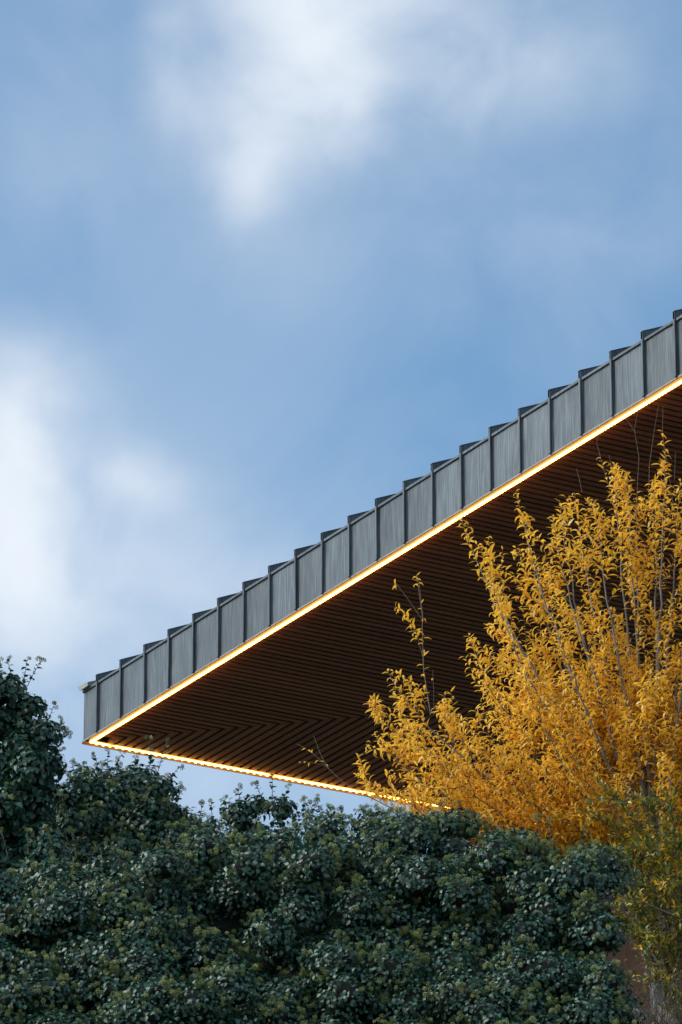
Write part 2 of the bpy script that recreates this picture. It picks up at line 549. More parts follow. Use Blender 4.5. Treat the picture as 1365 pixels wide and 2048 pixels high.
def frames(T, N):
    """rotation matrices with y = T (leaf axis) and z close to N"""
    T = T / np.linalg.norm(T, axis=1, keepdims=True)
    X = np.cross(T, N); X /= np.linalg.norm(X, axis=1, keepdims=True) + 1e-9
    Z = np.cross(X, T)
    return np.stack([X, T, Z], axis=2)


class Leaves:
    def __init__(self):
        self.P = []; self.T = []; self.N = []; self.S = []; self.C = []

    def add(self, P, T, N, S, C):
        self.P.append(np.atleast_2d(P)); self.T.append(np.atleast_2d(T)); self.N.append(np.atleast_2d(N))
        self.S.append(np.atleast_1d(S)); self.C.append(np.atleast_1d(C))

    def build(self, root, templates, material, n_single=300, name='foliage', piece='leaf'):
        P, T, N = (np.concatenate(x) for x in (self.P, self.T, self.N)); S = np.concatenate(self.S); C = np.concatenate(self.C)
        Rm = frames(T, N)
        # the leaves that show largest and nearest become objects of their own
        d = P - np.array(EYE); f = np.array([0, math.cos(PITCH), math.sin(PITCH)]); up = np.array([0, -math.sin(PITCH), math.cos(PITCH)])
        dep = d @ f; u = d[:, 0] / dep * FPX + 682.5; v = 1024 - (d @ up) / dep * FPX
        facing = np.abs(Rm[:, :, 2] @ (f)) * S
        ok = (u > 10) & (u < 1355) & (v > 10) & (v < 2030)
        key = np.where(ok, (dep - dep.min()) * .35 - facing * .9 + RNG.random(len(P)) * .5, 1e9)
        order = np.argsort(key); single = set(order[:min(n_single, int(ok.sum()))].tolist())
        rest = np.array([i for i in range(len(P)) if i not in single])
        var = RNG.integers(0, len(templates), len(P))
        VV, FF, TT = [], [], []; base = 0
        for k, (V, F) in enumerate(templates):
            idx = rest[var[rest] == k]
            if not len(idx):
                continue
            W = np.einsum('nij,vj->nvi', Rm[idx] * S[idx][:, None, None], V) + P[idx][:, None, :]
            fo = F[None] + (np.arange(len(idx)) * len(V))[:, None, None] + base
            VV.append(W.reshape(-1, 3)); FF.append(fo.reshape(-1, 4)); TT.append(np.repeat(C[idx], len(F)))
            base += len(idx) * len(V)
        ob = wchild(name, mesh_np(name, np.concatenate(VV), np.concatenate(FF), material, np.concatenate(TT), smooth=True), root)
        ob['kind'] = 'stuff'
        bins = {}
        for i in sorted(single):
            b = int(C[i] * 5.999)
            k = (int(var[i]), b)
            if k not in bins:
                V, F = templates[k[0]]
                bins[k] = mesh_np(piece, V, F, material, np.full(len(F), (b + .5) / 6), smooth=True)
            lo = wchild(piece, bins[k], root)
            mtx = Matrix(Rm[i].tolist()).to_4x4() @ Matrix.Scale(float(S[i]), 4); mtx.translation = Vector(P[i])
            lo.matrix_basis = mtx
        return ob


class Tubes:
    def __init__(self):
        self.V = []; self.F = []; self.n = 0

    def tube(self, pts, r0, r1, sides=5, power=1.0):
        pts = np.asarray(pts, dtype=float); n = len(pts)
        tg = np.gradient(pts, axis=0); tg /= np.linalg.norm(tg, axis=1, keepdims=True) + 1e-9
        ref = np.array([.31, .82, .12]); a = np.cross(tg, ref); a /= np.linalg.norm(a, axis=1, keepdims=True) + 1e-9
        b = np.cross(tg, a)
        rr = r1 + (r0 - r1) * (1 - np.linspace(0, 1, n)) ** power
        an = np.arange(sides) * 2 * math.pi / sides
        ring = pts[:, None, :] + rr[:, None, None] * (np.cos(an)[None, :, None] * a[:, None, :] + np.sin(an)[None, :, None] * b[:, None, :])
        self.V.append(ring.reshape(-1, 3))
        i, j = np.meshgrid(np.arange(n - 1), np.arange(sides), indexing='ij')
        a0 = i * sides + j; a1 = i * sides + (j + 1) % sides
        self.F.append((np.stack([a0, a1, a1 + sides, a0 + sides], -1).reshape(-1, 4)) + self.n)
        self.n += n * sides

    def mesh(self, name, material):
        return mesh_np(name, np.concatenate(self.V), np.concatenate(self.F), material, smooth=True)


def bez(p0, p1, p2, p3, n):
    t = np.linspace(0, 1, n)[:, None]
    p0, p1, p2, p3 = (np.array(q, dtype=float) for q in (p0, p1, p2, p3))
    return (1 - t) ** 3 * p0 + 3 * (1 - t) ** 2 * t * p1 + 3 * (1 - t) * t ** 2 * p2 + t ** 3 * p3


def px_of(P):
    d = np.atleast_2d(P) - np.array(EYE); f = np.array([0, math.cos(PITCH), math.sin(PITCH)]); up = np.array([0, -math.sin(PITCH), math.cos(PITCH)])
    dep = d @ f
    return np.stack([d[:, 0] / dep * FPX + 682.5, 1024 - (d @ up) / dep * FPX], 1)


def inside(poly, u, v):
    c_ = False; n = len(poly); j = n - 1
    for i in range(n):
        (xi, yi), (xj, yj) = poly[i], poly[j]
        if (yi > v) != (yj > v) and u < (xj - xi) * (v - yi) / (yj - yi) + xi:
            c_ = not c_
        j = i
    return c_


def unit(v):
    v = np.asarray(v, dtype=float)
    return v / (np.linalg.norm(v) + 1e-9)


UP = np.array([0, 0, 1.0])


def shoot_leaves(L, pts, spacing, size, start, tintf, splay=(.5, .95), top=True, jitter=.25):
    """alternate leaves along a shoot"""
    seg = np.linalg.norm(np.diff(pts, axis=0), axis=1); cum = np.concatenate([[0], np.cumsum(seg)]); tot = cum[-1]
    if tot < .02:
        return
    s = np.arange(start * tot, tot, spacing)
    if not len(s):
        return
    s = s + RNG.uniform(-.3, .3, len(s)) * spacing; s = np.clip(s, 0, tot)
    P = np.stack([np.interp(s, cum, pts[:, i]) for i in range(3)], 1)
    Tg = np.stack([np.interp(s, cum, np.gradient(pts[:, i], cum)) for i in range(3)], 1)
    Tg /= np.linalg.norm(Tg, axis=1, keepdims=True)
    ph = np.arange(len(s)) * 2.4 + RNG.uniform(0, 6)
    ref = np.array([.2, .9, .35]); A = np.cross(Tg, ref); A /= np.linalg.norm(A, axis=1, keepdims=True); B = np.cross(Tg, A)
    O = np.cos(ph)[:, None] * A + np.sin(ph)[:, None] * B
    sp = RNG.uniform(splay[0], splay[1], len(s))[:, None]
    T = Tg * np.cos(sp) + O * np.sin(sp) + RNG.normal(0, jitter * .6, (len(s), 3)) + UP * .12
    N = Tg * .8 + UP * .9 - O * .2 + RNG.normal(0, jitter, (len(s), 3))
    S = RNG.uniform(size[0], size[1], len(s)) * (1 - .35 * (s / tot) ** 4)
    L.add(P, T, N, S, np.clip(tintf(P), 0, .999))


# ------------------------------------------------------------------ the golden tree
def golden_tree():
    base = at(1312, 2075, 53.4); base = Vector((base.x, 53.4, ground_z(base.x, 53.4) - .05))
    root = empty('golden_tree', base)
    tag(root, 'tall golden yellow autumn tree in front of the slatted soffit', 'tree')
    trunk_top = at(1305, 1800, 53.4)
    tb = Tubes(); tb.tube(bez(base, base + Vector((.03, 0, .3)), trunk_top + Vector((.04, 0, -.3)), trunk_top, 10), .075, .055, 9)
    wchild('trunk', tb.mesh('trunk', M['bark']), root)
    outline = [(700, 1570), (735, 1400), (775, 1335), (830, 1375), (880, 1390), (940, 1262), (985, 1240), (975, 1140), (945, 1085), (918, 1030), (960, 1055), (1010, 1090), (1028, 985), (1060, 1035),
               (1090, 1060), (1118, 1000), (1145, 985), (1195, 995), (1228, 925), (1262, 955), (1290, 985), (1325, 900), (1350, 970), (1380, 960), (1470, 980), (1560, 1120), (1640, 1300), (1680, 1500), (1620, 1700), (1450, 1800), (1240, 1800), (1180, 1690), (900, 1660), (780, 1640), (745, 1600)]
    tips = [(970, 1095, .5), (1105, 1030, -.3), (1255, 945, .0), (1310, 965, .5), (1150, 985, .1), (1000, 1215, .4), (1075, 1170, .5), (830, 1640, .1), (890, 1650, .2), (1275, 985, .1), (1230, 925, .4), (1331, 905, -.3), (1190, 1000, -.5), (1120, 1000, .5), (1033, 982, .2), (922, 1033, .0), (985, 1155, -.4), (938, 1270, .3),
            (776, 1342, -.2), (737, 1405, .3), (750, 1467, -.5), (718, 1545, .1), (1362, 960, .3), (1420, 940, .0), (1400, 1080, -.5), 
            (1100, 1200, -.9), (1045, 1330, -1.0), (935, 1440, -1.0), (860, 1500, -.8), (990, 1560, -.9), (1130, 1470, -1.1), (1300, 1330, -1.1), (1230, 1560, -1.1), (1410, 1250, -.7),
            (900, 1590, -.5), (1090, 1600, -.8), (800, 1590, -.3), (1340, 1520, -1.2), (1060, 1090, .6), (1000, 1400, .4), (880, 1410, .6), (1380, 1400, .5), (1200, 1400, .7),
            (1180, 1620, -.9), (1480, 1040, .2), (1540, 1180, -.2), (1600, 1330, .1), (1640, 1500, -.1), (1600, 1620, .2), (1500, 1250, -.7), (1520, 1450, -.8), (1480, 1600, -.6), (1450, 1150, .5), (1560, 1560, .5), (1010, 1290, .0), (1290, 1640, -.6), (1220, 1680, -.3), (1340, 1620, .3), (1130, 1640, .2), (1000, 1630, .1), (880, 1630, .0), (1060, 1540, .5), (940, 1530, .4), (1400, 1560, -.3), (1160, 1560, .4), (1270, 1500, .6), (850, 1550, .3), (1290, 1690, .5), (1345, 1665, .5), (1390, 1640, .5), (1240, 1650, .5), (1330, 1720, .4), (1180, 1650, .5)]
    L = Leaves(); tw = Tubes(); rnd = np.random.default_rng(5)

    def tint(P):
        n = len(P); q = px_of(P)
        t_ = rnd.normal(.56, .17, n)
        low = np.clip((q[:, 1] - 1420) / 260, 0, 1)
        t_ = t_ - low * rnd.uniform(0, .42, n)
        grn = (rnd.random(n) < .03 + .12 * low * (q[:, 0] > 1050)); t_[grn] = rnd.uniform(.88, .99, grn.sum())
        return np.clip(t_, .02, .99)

    p0 = np.array(trunk_top); pb = np.array(base)
    for (u, v, dY) in tips:
        tip = np.array(at(u, v, 53.4 + dY))
        hor = abs(tip[0] - p0[0])
        s0 = p0 + np.array([rnd.uniform(-.06, .06), rnd.uniform(-.06, .06), rnd.uniform(-.45, .25)])
        rise = tip[2] - s0[2]
        c1 = s0 + np.array([(tip[0] - s0[0]) * .30, dY * .5, max(.25, rise * .42)])
        c2 = tip + np.array([-(tip[0] - s0[0]) * .16 + rnd.uniform(-.08, .08), -dY * .15, -max(.10, rise * .34)])
        pts = bez(s0, c1, c2, tip, 22)
        pts[2:-2] += rnd.normal(0, .010, (18, 3))
        st_ = Tubes(); ln = np.linalg.norm(np.diff(pts, axis=0), axis=1).sum()
        st_.tube(pts, .007 + .0042 * ln, .0020, 6)
        wchild('branch', st_.mesh('branch', M['bark']), root)
        # end of the stem is leafy itself
        k0 = int(22 * max(.45, 1 - .9 / ln))
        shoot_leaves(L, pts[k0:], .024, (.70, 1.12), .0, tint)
        s = .28 * ln
        cum = np.concatenate([[0], np.cumsum(np.linalg.norm(np.diff(pts, axis=0), axis=1))])
        while s < ln - .10:
            i = min(int(np.searchsorted(cum, s)), 20); p = pts[i]; tg = unit(pts[min(i + 1, 21)] - pts[i - 1])
            for att in range(5):
                ph = rnd.uniform(0, 2 * math.pi); a = unit(np.cross(tg, [.3, .9, .1])); b = np.cross(tg, a)
                o_ = math.cos(ph) * a + math.sin(ph) * b
                an = rnd.uniform(.40, .95)
                d = unit(tg * math.cos(an) + o_ * math.sin(an) + UP * .10)
                rem = (ln - s)
                le = rnd.uniform(.22, .75) * min(1, .22 + rem * .8)
                e = p + d * le
                q = px_of(e)[0]
                if inside(outline, q[0], q[1]):
                    mid = p + d * le * .5 + o_ * le * .10 - UP * le * .03
                    sp_ = bez(p, p + (mid - p) * .6, mid, e + UP * le * .06, 8)
                    tw.tube(sp_, .0042, .0014, 4)
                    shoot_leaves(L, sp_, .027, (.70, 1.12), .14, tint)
                    # one or two side sprigs
                    for q_ in range(rnd.integers(0, 3)):
                        ii = rnd.integers(2, 6); d2 = unit(d + unit(rnd.normal(0, 1, 3)) * .75 + UP * .1); e2 = sp_[ii] + d2 * le * rnd.uniform(.3, .55)
                        qq = px_of(e2)[0]
                        if inside(outline, qq[0], qq[1]):
                            s2 = bez(sp_[ii], sp_[ii] + d2 * le * .15, e2 - d2 * le * .12, e2, 6)
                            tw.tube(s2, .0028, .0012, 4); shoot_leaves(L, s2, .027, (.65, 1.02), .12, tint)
                    break
            s += rnd.uniform(.06, .15) * (2.3 if px_of(p)[0][1] < 1400 else .85)

    # thin sprays that stand clear of the crown (traced as shoots in depth)
    def spray(line, Y, r, leafy=None, spacing=.03, size=(.6, .95)):
        pts = np.array([np.array(at(u, v, Y + .04 * i)) for i, (u, v) in enumerate(line)])
        n = 6 * (len(line) - 1) + 1; tt = np.linspace(0, len(line) - 1, n); ii = np.arange(len(line))
        pts = np.stack([np.interp(tt, ii, pts[:, j]) for j in range(3)], 1)
        tw.tube(pts, r, .0016, 5)
        if leafy:
            a, b = int(n * leafy[0]), int(n * leafy[1])
            shoot_leaves(L, pts[a:b], spacing, size, 0, lambda P: rnd.normal(.55, .12, len(P)), (.6, 1.0))

    Ys = 53.0
    spray([(862, 1430), (848, 1340), (845, 1255), (846, 1230), (838, 1160), (833, 1150)], Ys, .0062, (.15, .7), .075)
    spray([(846, 1240), (838, 1180), (834, 1150)], Ys + .15, .003, (.55, 1), .02, (.6, .8))
    spray([(844, 1238), (818, 1200), (795, 1170), (789, 1168)], Ys + .1, .0028, (.7, 1), .018, (.6, .8))
    spray([(848, 1320), (832, 1262), (812, 1228), (790, 1212)], Ys + .1, .0028, (.25, 1), .018, (.65, .95))
    spray([(856, 1420), (838, 1378), (812, 1358), (782, 1340)], Ys + .1, .003, (.15, 1), .018, (.65, 1))
    spray([(868, 1430), (868, 1380), (866, 1340)], Ys + .2, .002, (.7, .9), .05)
    spray([(800, 1625), (735, 1592), (688, 1566), (655, 1535), (640, 1505), (628, 1472)], Ys - .2, .006, (.62, .75), .05, (.4, .6))
    spray([(655, 1535), (632, 1512), (610, 1496), (594, 1488)], Ys - .2, .0026, (.45, .8), .05, (.4, .6))
    spray([(652, 1533), (622, 1525), (597, 1524)], Ys - .2, .0026, (.35, 1), .06, (.4, .55))
    spray([(1240, 1065), (1226, 1000), (1205, 925), (1194, 885), (1201, 862)], Ys + .2, .0034, (.35, .6), .05)
    spray([(1272, 1040), (1276, 970), (1279, 915), (1270, 860), (1277, 818)], Ys + .2, .0034, None)
    spray([(1272, 866), (1262, 850), (1252, 836)], Ys + .3, .0018, None)
    spray([(1298, 1000), (1300, 930), (1308, 870), (1318, 812)], Ys + .2, .0034, None)
    spray([(1352, 1050), (1341, 960), (1332, 905), (1326, 870), (1327, 812)], Ys + .1, .0036, (.55, .8), .035)
    spray([(1335, 1000), (1332, 920), (1327, 880)], Ys + .3, .0026, None)
    spray([(1240, 1010), (1228, 950), (1219, 910)], Ys + .3, .0026, (.4, .9), .06, (.4, .6))
    spray([(1165, 985), (1160, 960), (1154, 938)], Ys + .3, .0022, None)
    spray([(1350, 960), (1351, 930), (1352, 905)], Ys + .3, .0022, None)
    tob = wchild('twigs', tw.mesh('twigs', M['twig']), root); tob['kind'] = 'stuff'
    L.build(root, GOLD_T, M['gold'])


# ------------------------------------------------------------------ green and gold shrub at the right
def olive_shrub():
    b = at(1385, 2040, 51.2); base = Vector((b.x, 51.2, ground_z(b.x, 51.2) - .05))
    root = empty('leafy_shrub', base); tag(root, 'glossy green shrub turning yellow beside the golden tree', 'shrub')
    L = Leaves(); tw = Tubes(); rnd = np.random.default_rng(9)
    p0 = np.array(base)
    tips = [(1200, 1640, .2), (1230, 1600, 0), (1290, 1610, -.2), (1340, 1620, .1), (1190, 1700, -.1), (1240, 1720, -.4), (1300, 1700, -.5), (1350, 1690, -.4), (1260, 1800, -.5), (1215, 1770, 0), (1330, 1780, -.6),
            (1290, 1880, -.5), (1340, 1900, -.6), (1400, 1640, 0), (1420, 1750, -.3), (1320, 1960, -.7), (1365, 1840, -.5), (1470, 1660, .1), (1530, 1720, -.2), (1490, 1820, -.4), (1560, 1850, 0), (1270, 1650, .2), (1385, 1700, -.2), (1240, 1840, -.3)]

    def tint(P):
        return np.clip(rnd.beta(1.3, 1.6, len(P)) * 1.02, 0, .99)
    for u, v, dY in tips:
        tip = np.array(at(u, v, 51.2 + dY))
        s0 = p0 + rnd.normal(0, .05, 3) * [1, 1, .2]
        c1 = s0 + np.array([(tip[0] - s0[0]) * .2, 0, (tip[2] - s0[2]) * .55]); c2 = tip + np.array([(s0[0] - tip[0]) * .3, 0, -.05])
        pts = bez(s0, c1, c2, tip, 16)
        br = Tubes(); br.tube(pts, .013, .002, 5); wchild('branch', br.mesh('branch', M['twig']), root)
        shoot_leaves(L, pts[8:], .022, (.7, 1.1), 0, tint)
        for k in range(6, 16):
            for q_ in range(4):
                if rnd.random() < .72:
                    d = unit(unit(pts[min(15, k)] - pts[k - 1]) + unit(rnd.normal(0, 1, 3)) * .9 + UP * .2); le = rnd.uniform(.12, .32)
                    s2 = bez(pts[k], pts[k] + d * le * .3, pts[k] + d * le * .7 + UP * .01, pts[k] + d * le - UP * .02, 6)
                    tw.tube(s2, .003, .0012, 4); shoot_leaves(L, s2, .021, (.65, 1.1), .1, tint)
    line = np.array([np.array(at(u, v, 50.6)) for u, v in ((1380, 1842), (1340, 1828), (1310, 1815), (1285, 1803), (1262, 1796))])
    tw.tube(line, .013, .004, 5)
    tob = wchild('twigs', tw.mesh('twigs', M['twig']), root); tob['kind'] = 'stuff'
    L.build(root, OLIVE_T, M['olive'])


# ------------------------------------------------------------------ ivy
def umbel_template():
    rnd = np.random.default_rng(2); V = []; F = []
    n = 12
    for i in range(n):
        zc = 1 - 1.55 * (i + .5) / n; ph = i * 2.39996; r = math.sqrt(max(0, 1 - zc * zc))
        c_ = np.array([r * math.cos(ph), r * math.sin(ph), zc]) * .0175 * rnd.uniform(.9, 1.1)
        s = .0056; b = len(V)
        for d in ((1, 1, 1), (-1, -1, 1), (-1, 1, -1), (1, -1, -1)):
            V.append(c_ + np.array(d) * s * .72)
        F += [(b, b + 1, b + 3), (b, b + 2, b + 1), (b, b + 3, b + 2), (b + 1, b + 2, b + 3)]
        k = len(V); side = np.cross(c_, [.3, .5, .8]); side = side / np.linalg.norm(side) * .0011
        V += [np.zeros(3) - side, np.zeros(3) + side, c_ * .9]; F.append((k, k + 1, k + 2))
    k = len(V)                                      # stalk
    V += [np.array([-.0016, 0, 0]), np.array([.0016, 0, 0]), np.array([0.001, .001, -.05])]; F.append((k, k + 1, k + 2))
    k = len(V)
    V += [np.array([0, -.0016, 0]), np.array([0, .0016, 0]), np.array([0.001, .001, -.05])]; F.append((k, k + 1, k + 2))
    return np.array(V), np.array(F)


UMB = umbel_template()


class Umbels:
    def __init__(self):
        self.P = []; self.D = []

    def add(self, p, d):
        self.P.append(p); self.D.append(d)

    def build(self, root, rnd):
        if not self.P:
            return
        P = np.array(self.P); D = np.array(self.D)
        Rm = frames(D, rnd.normal(0, 1, P.shape))          # local y along D
        Rm = Rm[:, :, [0, 2, 1]] * np.array([1, 1, 1])       # local z along D
        S = rnd.uniform(.75, 1.2, len(P)); V, F = UMB
        W = np.einsum('nij,vj->nvi', Rm * S[:, None, None], V) + P[:, None, :]
        fo = F[None] + (np.arange(len(P)) * len(V))[:, None, None]
        ob = wchild('flower_umbels', mesh_np('flower_umbels', W.reshape(-1, 3), fo.reshape(-1, 3), M['umbel'], np.repeat(rnd.random(len(P)), len(F))), root)
        ob['kind'] = 'stuff'


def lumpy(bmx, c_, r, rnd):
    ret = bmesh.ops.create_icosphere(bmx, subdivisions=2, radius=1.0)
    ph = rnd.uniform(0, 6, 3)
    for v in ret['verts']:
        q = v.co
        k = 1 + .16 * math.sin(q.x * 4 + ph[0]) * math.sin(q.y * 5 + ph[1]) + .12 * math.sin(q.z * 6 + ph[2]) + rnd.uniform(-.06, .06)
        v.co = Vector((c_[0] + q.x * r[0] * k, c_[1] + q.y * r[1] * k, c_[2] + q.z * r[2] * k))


def ivy(name, label, cat, base, clumps, density, seed, sprays=(), group=None, flower=.55, size=(.6, 1.1), umb=16, hang=.5, n_front=10 ** 6, backs=.30):
    """clumps: (centre, radii). Leaves stand on the outside of the clumps, umbels on the flowering ones, solid stem cores inside, coloured near-black as shade"""
    rnd = np.random.default_rng(seed)
    root = empty(name, base); tag(root, label, cat, group)
    L = Leaves(); U = Umbels(); tw = Tubes()
    C = np.array([c_ for c_, r in clumps]); Rr = np.array([r for c_, r in clumps])
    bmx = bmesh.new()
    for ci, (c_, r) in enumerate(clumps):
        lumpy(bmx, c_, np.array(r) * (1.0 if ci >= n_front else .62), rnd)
    for ci, (c_, r) in enumerate(clumps):
        c_ = np.array(c_); r = np.array(r)
        area = 4 * math.pi * ((r[0] * r[1]) ** 1.6 / 3 + (r[0] * r[2]) ** 1.6 / 3 + (r[1] * r[2]) ** 1.6 / 3) ** (1 / 1.6)
        n = int(area * density * (backs if ci >= n_front else 1.0))
        D = rnd.normal(0, 1, (n, 3)); D /= np.linalg.norm(D, axis=1, keepdims=True)
        keep = (D[:, 1] < .25) | ((D[:, 2] > .45) & (D[:, 1] < .75)) | (rnd.random(n) < .12)
        keep &= (D[:, 2] > -.55) | (rnd.random(n) < .35)
        D = D[keep]; n = len(D)
        shell = rnd.uniform(.74, 1.10, n)
        # uneven surface: leaves gather in small tufts
        tuft = .5 + .5 * np.sin(D[:, 0] * 9 + ci) * np.sin(D[:, 1] * 8 + ci * 2) * np.sin(D[:, 2] * 9 + ci * 3)
        shell += (tuft - .5) * .22
        P = c_ + D * r * shell[:, None]
        # drop the ones buried in a neighbouring clump
        bur = np.zeros(n, bool)
        for cj in range(len(clumps)):
            if cj != ci and np.all(np.abs(C[cj] - c_) < Rr[cj] + r + .1):
                bur |= (((P - C[cj]) / Rr[cj]) ** 2).sum(1) < .55
        P = P[~bur]; D = D[~bur]; n = len(P)
        if not n:
            continue
        G = D / r; G /= np.linalg.norm(G, axis=1, keepdims=True)
        N = G * .75 + UP * .55 + rnd.normal(0, .30, (n, 3))
        T = G * .45 - UP * hang + rnd.normal(0, .55, (n, 3))
        N /= np.linalg.norm(N, axis=1, keepdims=True)
        T = T - N * (T * N).sum(1, keepdims=True)
        tint = np.clip(rnd.beta(2.2, 2.4, n) * .9, 0, .93); br = rnd.random(n) < .008; tint[br] = .98
        L.add(P, T, N, rnd.uniform(size[0], size[1], n), tint)
        if rnd.random() < flower:
            for k in range(rnd.integers(int(umb * .4), umb + 1) // 3 + 1):
                d = unit(np.array([rnd.normal(0, .8), -abs(rnd.normal(.55, .4)), rnd.uniform(-.3, 1.1)]))
                p = c_ + d * r * rnd.uniform(1.02, 1.14)
                for q_ in range(rnd.integers(2, 6)):
                    dd = unit(d * .6 + UP * .6 + rnd.normal(0, .3, 3)); U.add(p + rnd.normal(0, .022, 3) + dd * .012, dd)
    # sprays standing up from the silhouette
    for (u, v, Y, ln, lean) in sprays:
        p = np.array(at(u, v, Y)); d = unit([lean, rnd.normal(0, .25), 1.0])
        e = p + d * ln
        pts = bez(p - d * .15, p + UP * ln * .3, p + d * ln * .7, e, 9)
        tw.tube(pts, .004, .002, 4)
        sl = Leaves.__new__(Leaves); sl.__init__()
        shoot_leaves(L, pts, .022, (.6, 1.05), .15, lambda P: np.clip(rnd.beta(2.2, 2.2, len(P)), 0, .93), (.7, 1.4), jitter=.4)
        for q_ in range(rnd.integers(2, 6)):
            dd = unit(d + rnd.normal(0, .5, 3)); pp = e + dd * rnd.uniform(.02, .06)
            U.add(pp, dd); tw.tube(np.array([e - d * .02, (e + pp) / 2, pp]), .0016, .0012, 3)
    co = wchild('shaded_stem_core', bm_mesh('shaded_stem_core', bmx, M['shaded_core']), root); co['kind'] = 'stuff'
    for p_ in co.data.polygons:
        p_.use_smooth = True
    if tw.V:
        tob = wchild('stems', tw.mesh('stems', M['twig']), root); tob['kind'] = 'stuff'
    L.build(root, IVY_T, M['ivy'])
    U.build(root, rnd)
    return root


def fill(poly, Yf, spacing, rad, seed, jit=.4, skip=0.0, ymul=.9, depth=.16):
    rnd = np.random.default_rng(seed); cl_ = []
    us = [p[0] for p in poly]; vs = [p[1] for p in poly]
    row = 0; v = min(vs)
    while v < max(vs):
        u = min(us) + (row % 2) * spacing * .5
        while u < max(us):
            uu = u + rnd.uniform(-jit, jit) * spacing; vv = v + rnd.uniform(-jit, jit) * spacing * .8
            if inside(poly, uu, vv) and rnd.random() >= skip:
                Y = Yf(uu, vv) + rnd.normal(0, depth)
                r = rnd.uniform(*rad)
                cl_.append((np.array(at(uu, vv, Y)), np.array([r * rnd.uniform(.9, 1.35), r * ymul, r * rnd.uniform(.75, 1.05)])))
            u += spacing
        v += spacing * .8; row += 1
    return cl_


def gbase(u, v, Y):
    b = at(u, v, Y)
    return Vector((b.x, Y, ground_z(b.x, Y)))


golden_tree()
olive_shrub()

# the broad ivy hedge along the foot of the picture
hedge_poly = [(-160, 1755), (0, 1745), (90, 1742), (220, 1735), (300, 1715), (380, 1700), (470, 1678), (560, 1668), (640, 1655), (720, 1652), (790, 1662), (880, 1672), (915, 1672), (960, 1700), (1060, 1690),
              (1150, 1715), (1205, 1750), (1240, 1830), (1235, 1890), (1215, 1930), (1260, 2000), (1265, 2200), (-160, 2200)]
hedge = fill(hedge_poly, lambda u, v: 49.0 - 1.5 * (v - 1650) / 450, 59, (.14, .28), 21, skip=.08, depth=.21)
n_front = len(hedge)
back_poly = [(u - (70 if u > 1100 else 0), max(v, 1650) + 45) for u, v in hedge_poly]
hedge += fill(back_poly, lambda u, v: 49.6 - 1.3 * (v - 1650) / 450, 78, (.28, .34), 41, jit=.18)
for u, v in ((745, 1655), (775, 1662), (810, 1668), (845, 1668), (880, 1662), (905, 1650), (935, 1660), (1040, 1690), (1000, 1690), (1180, 1725)):
    hedge.insert(0, (np.array(at(u, v, 49.1)), np.array([.19, .17, .15]))); n_front += 1
rs2 = np.random.default_rng(4)
sp = [(u, 1640 + abs(u - 640) * .05 + rs2.uniform(-10, 20), 49.2, rs2.uniform(.10, .2), rs2.normal(0, .3)) for u in np.linspace(380, 860, 12)]
sp += [(u, 1690 + rs2.uniform(-10, 15), 49.0, rs2.uniform(.08, .16), rs2.normal(0, .3)) for u in np.linspace(10, 330, 8)]
sp += [(915, 1650, 49.0, .18, .05), (930, 1655, 49.0, .12, .3), (985, 1680, 49.0, .12, 0), (1075, 1668, 49.0, .14, .1), (1100, 1670, 49., .12, 0), (1165, 1690, 49., .12, .2)]
ivy('ivy_hedge', 'broad dark green ivy hedge dotted with olive flower heads', 'hedge', gbase(600, 2000, 47.6), hedge, 1150, 31, sp, n_front=n_front, flower=.72, umb=42, size=(.42, .88))

# the tall ivy column at the left
col_poly = [(-150, 1350), (-20, 1360), (50, 1365), (68, 1395), (96, 1435), (114, 1475), (100, 1520), (90, 1560), (92, 1600), (100, 1760), (-150, 1760)]
clp = fill(col_poly, lambda u, v: 50.2 - .35 * (v - 1350) / 400, 46, (.13, .21), 22)
sp = [(50, 1350, 50.1, .15, .1), (70, 1345, 50.1, .12, .5), (20, 1345, 50.1, .12, -.2), (95, 1450, 50.0, .18, .35), (105, 1470, 50.0, .20, .5), (110, 1500, 50.0, .16, .7), (100, 1520, 49.9, .12, 1.2), (-5, 1345, 50., .12, 0), (115, 1480, 50.0, .1, .9)]
ivy('ivy_tree', 'tall ivy-clad tree, highest of the dark green foliage', 'tree', gbase(-20, 1760, 50.2), clp, 1000, 32, sp, flower=.25, umb=8, size=(.75, 1.25), hang=.8)

# the rounded ivy bush between the column and the roof corner
bush_poly = [(110, 1600), (150, 1578), (205, 1560), (260, 1562), (315, 1535), (335, 1560), (325, 1600), (335, 1650), (400, 1655), (420, 1770), (70, 1770), (80, 1640)]
clp = fill(bush_poly, lambda u, v: 51.3 - .3 * (v - 1540) / 200, 46, (.13, .20), 23)
clp += fill([(-60, 1640), (330, 1620), (460, 1680), (460, 1800), (-60, 1800)], lambda u, v: 51.9, 50, (.16, .22), 43)
sp = [(195, 1535, 51.2, .12, -.2), (215, 1530, 51.2, .13, .1), (235, 1530, 51.2, .12, .3), (300, 1510, 51.1, .12, 0), (325, 1515, 51.1, .13, .3), (345, 1555, 51.1, .12, .6), (270, 1535, 51.2, .1, 0), (150, 1550, 51.2, .1, -.3), (355, 1600, 51.1, .1, .5), (400, 1635, 51.1, .1, .2)]
ivy('ivy_bush', 'rounded ivy bush with olive flower heads below the roof corner', 'bush', gbase(240, 1760, 51.3), clp, 1000, 33, sp, flower=.8, umb=22, hang=.8)

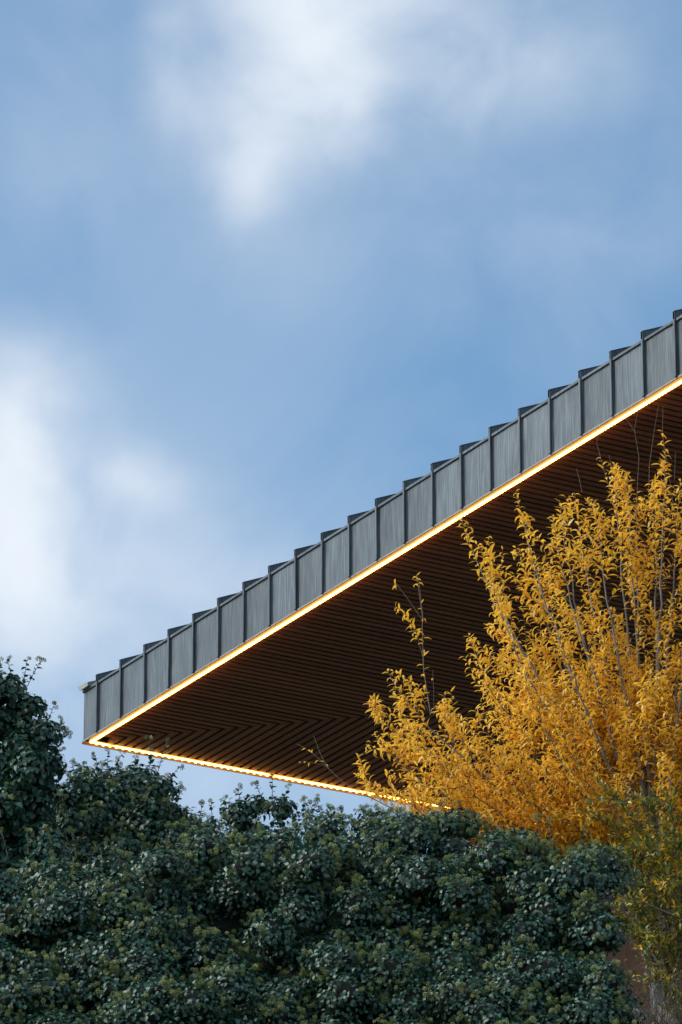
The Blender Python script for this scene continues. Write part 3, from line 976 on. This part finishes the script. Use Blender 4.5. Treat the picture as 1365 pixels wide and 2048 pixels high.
# the small clump that stands up behind the hedge
clump_poly = [(450, 1625), (490, 1605), (520, 1600), (545, 1590), (570, 1610), (585, 1640), (600, 1720), (440, 1720)]
clp = fill(clump_poly, lambda u, v: 50.4, 46, (.11, .17), 24)
sp = [(545, 1580, 50.3, .1, 0), (520, 1590, 50.3, .09, -.3), (480, 1600, 50.3, .09, -.2), (570, 1595, 50.3, .1, .4), (455, 1620, 50.3, .09, -.4), (620, 1635, 50.3, .12, .2), (612, 1630, 50.2, .1, -.1)]
ivy('ivy_clump', 'small ivy clump rising above the hedge under the light strip', 'bush', gbase(520, 1720, 50.4), clp, 1000, 34, sp, flower=.4, umb=10, hang=.8)


# ------------------------------------------------------------------ what shows at the lower right: wall, boulders, dry brush
gw = empty('garden_wall', (7.0, 57.0, GZ - .3)); tag(gw, 'brown rendered garden wall with pale coping behind the trees', 'wall')
wz = at(1350, 1715, 57).z
add('wall', box_mesh('wall', -4.9, 6, -.15, .15, 0, wz - GZ + .3, M['render_brown']), gw)
add('coping', box_mesh('coping', -4.95, 6.05, -.2, .2, wz - GZ + .3, wz - GZ + .42, M['coping_pale'], .015), gw)


def boulder(u, v, Y, r, seed, label):
    rnd = np.random.default_rng(seed); bmx = bmesh.new()
    ret = bmesh.ops.create_icosphere(bmx, subdivisions=3, radius=1.0)
    pl = [(unit(rnd.normal(0, 1, 3)), rnd.uniform(.62, .9)) for _ in range(14)]
    for vv in ret['verts']:
        q = np.array(vv.co)
        for n_, d_ in pl:
            k = q @ n_
            if k > d_:
                q = q - n_ * (k - d_) * .9
        q = q * (1 + rnd.uniform(-.02, .02))
        vv.co = Vector(q * np.array(r))
    c_ = at(u, v, Y)
    gz = ground_z(c_.x, Y)
    ob = add('boulder', bm_mesh('boulder', bmx, M['rock']), None, (c_.x, Y, max(gz + r[2] * .3, min(c_.z, gz + r[2] * .75))))
    tag(ob, label, 'boulder')


boulder(1262, 1990, 52.4, (.26, .25, .33), 1, 'pale boulder half hidden by the ivy hedge edge')
boulder(1352, 2000, 52.6, (.24, .25, .36), 2, 'pale lichen boulder at the foot of the golden tree')
boulder(1312, 2050, 51.8, (.25, .22, .20), 3, 'low pale boulder between the two taller stones')


def dry_brush():
    b = at(1318, 2060, 50.4); base = Vector((b.x, 50.4, ground_z(b.x, 50.4) - .03)); root = empty('dry_brush', base)
    tag(root, 'leafless dark brushwood beside the ivy hedge in front of the boulders', 'shrub')
    rnd = np.random.default_rng(8); tw = Tubes(); L = Leaves()
    for k in range(46):
        u, v = rnd.uniform(1240, 1385), rnd.uniform(1900, 2040)
        tip = np.array(at(u, v, 50.4 + rnd.uniform(-.4, .4))); s0 = np.array(base) + rnd.normal(0, .08, 3) * [1.6, 1, .1]
        pts = bez(s0, s0 + np.array([(tip[0] - s0[0]) * .2, 0, .35]), tip - [0, 0, .15], tip, 9); pts[1:-1] += rnd.normal(0, .012, (7, 3))
        tw.tube(pts, .006, .0014, 4)
        for j in range(3, 9):
            d = unit(rnd.normal(0, 1, 3) + UP * .6); e = pts[j] + d * rnd.uniform(.05, .2)
            s2 = bez(pts[j], pts[j] + d * .02, e - d * .02, e, 4); tw.tube(s2, .0022, .001, 3)
            if rnd.random() < .35:
                shoot_leaves(L, s2, .05, (.4, .7), .3, lambda P: np.clip(rnd.beta(1.2, 3, len(P)), 0, .9))
    wchild('twigs', tw.mesh('twigs', M['twig']), root)['kind'] = 'stuff'
    L.build(root, OLIVE_T, M['olive'], n_single=60)


dry_brush()

# ground cover on the slope, uncountable
rnd = np.random.default_rng(77); N = 14000
gx = rnd.uniform(-6, 7, N); gy = rnd.uniform(40, 58, N); gzs = np.array([ground_z(a, b) for a, b in zip(gx, gy)])
V = np.zeros((N, 3, 3)); ang = rnd.uniform(0, 6.28, N); hgt = rnd.uniform(.05, .16, N)
V[:, 0] = np.stack([gx - np.cos(ang) * .006, gy - np.sin(ang) * .006, gzs - .01], 1); V[:, 1] = np.stack([gx + np.cos(ang) * .006, gy + np.sin(ang) * .006, gzs - .01], 1)
V[:, 2] = np.stack([gx + rnd.normal(0, .03, N), gy + rnd.normal(0, .03, N), gzs + hgt], 1)
go = add('grass', mesh_np('grass', V.reshape(-1, 3), np.arange(N * 3).reshape(-1, 3), M['grass'])); tag(go, 'short grass on the slope under the hedge', 'grass', kind='stuff')
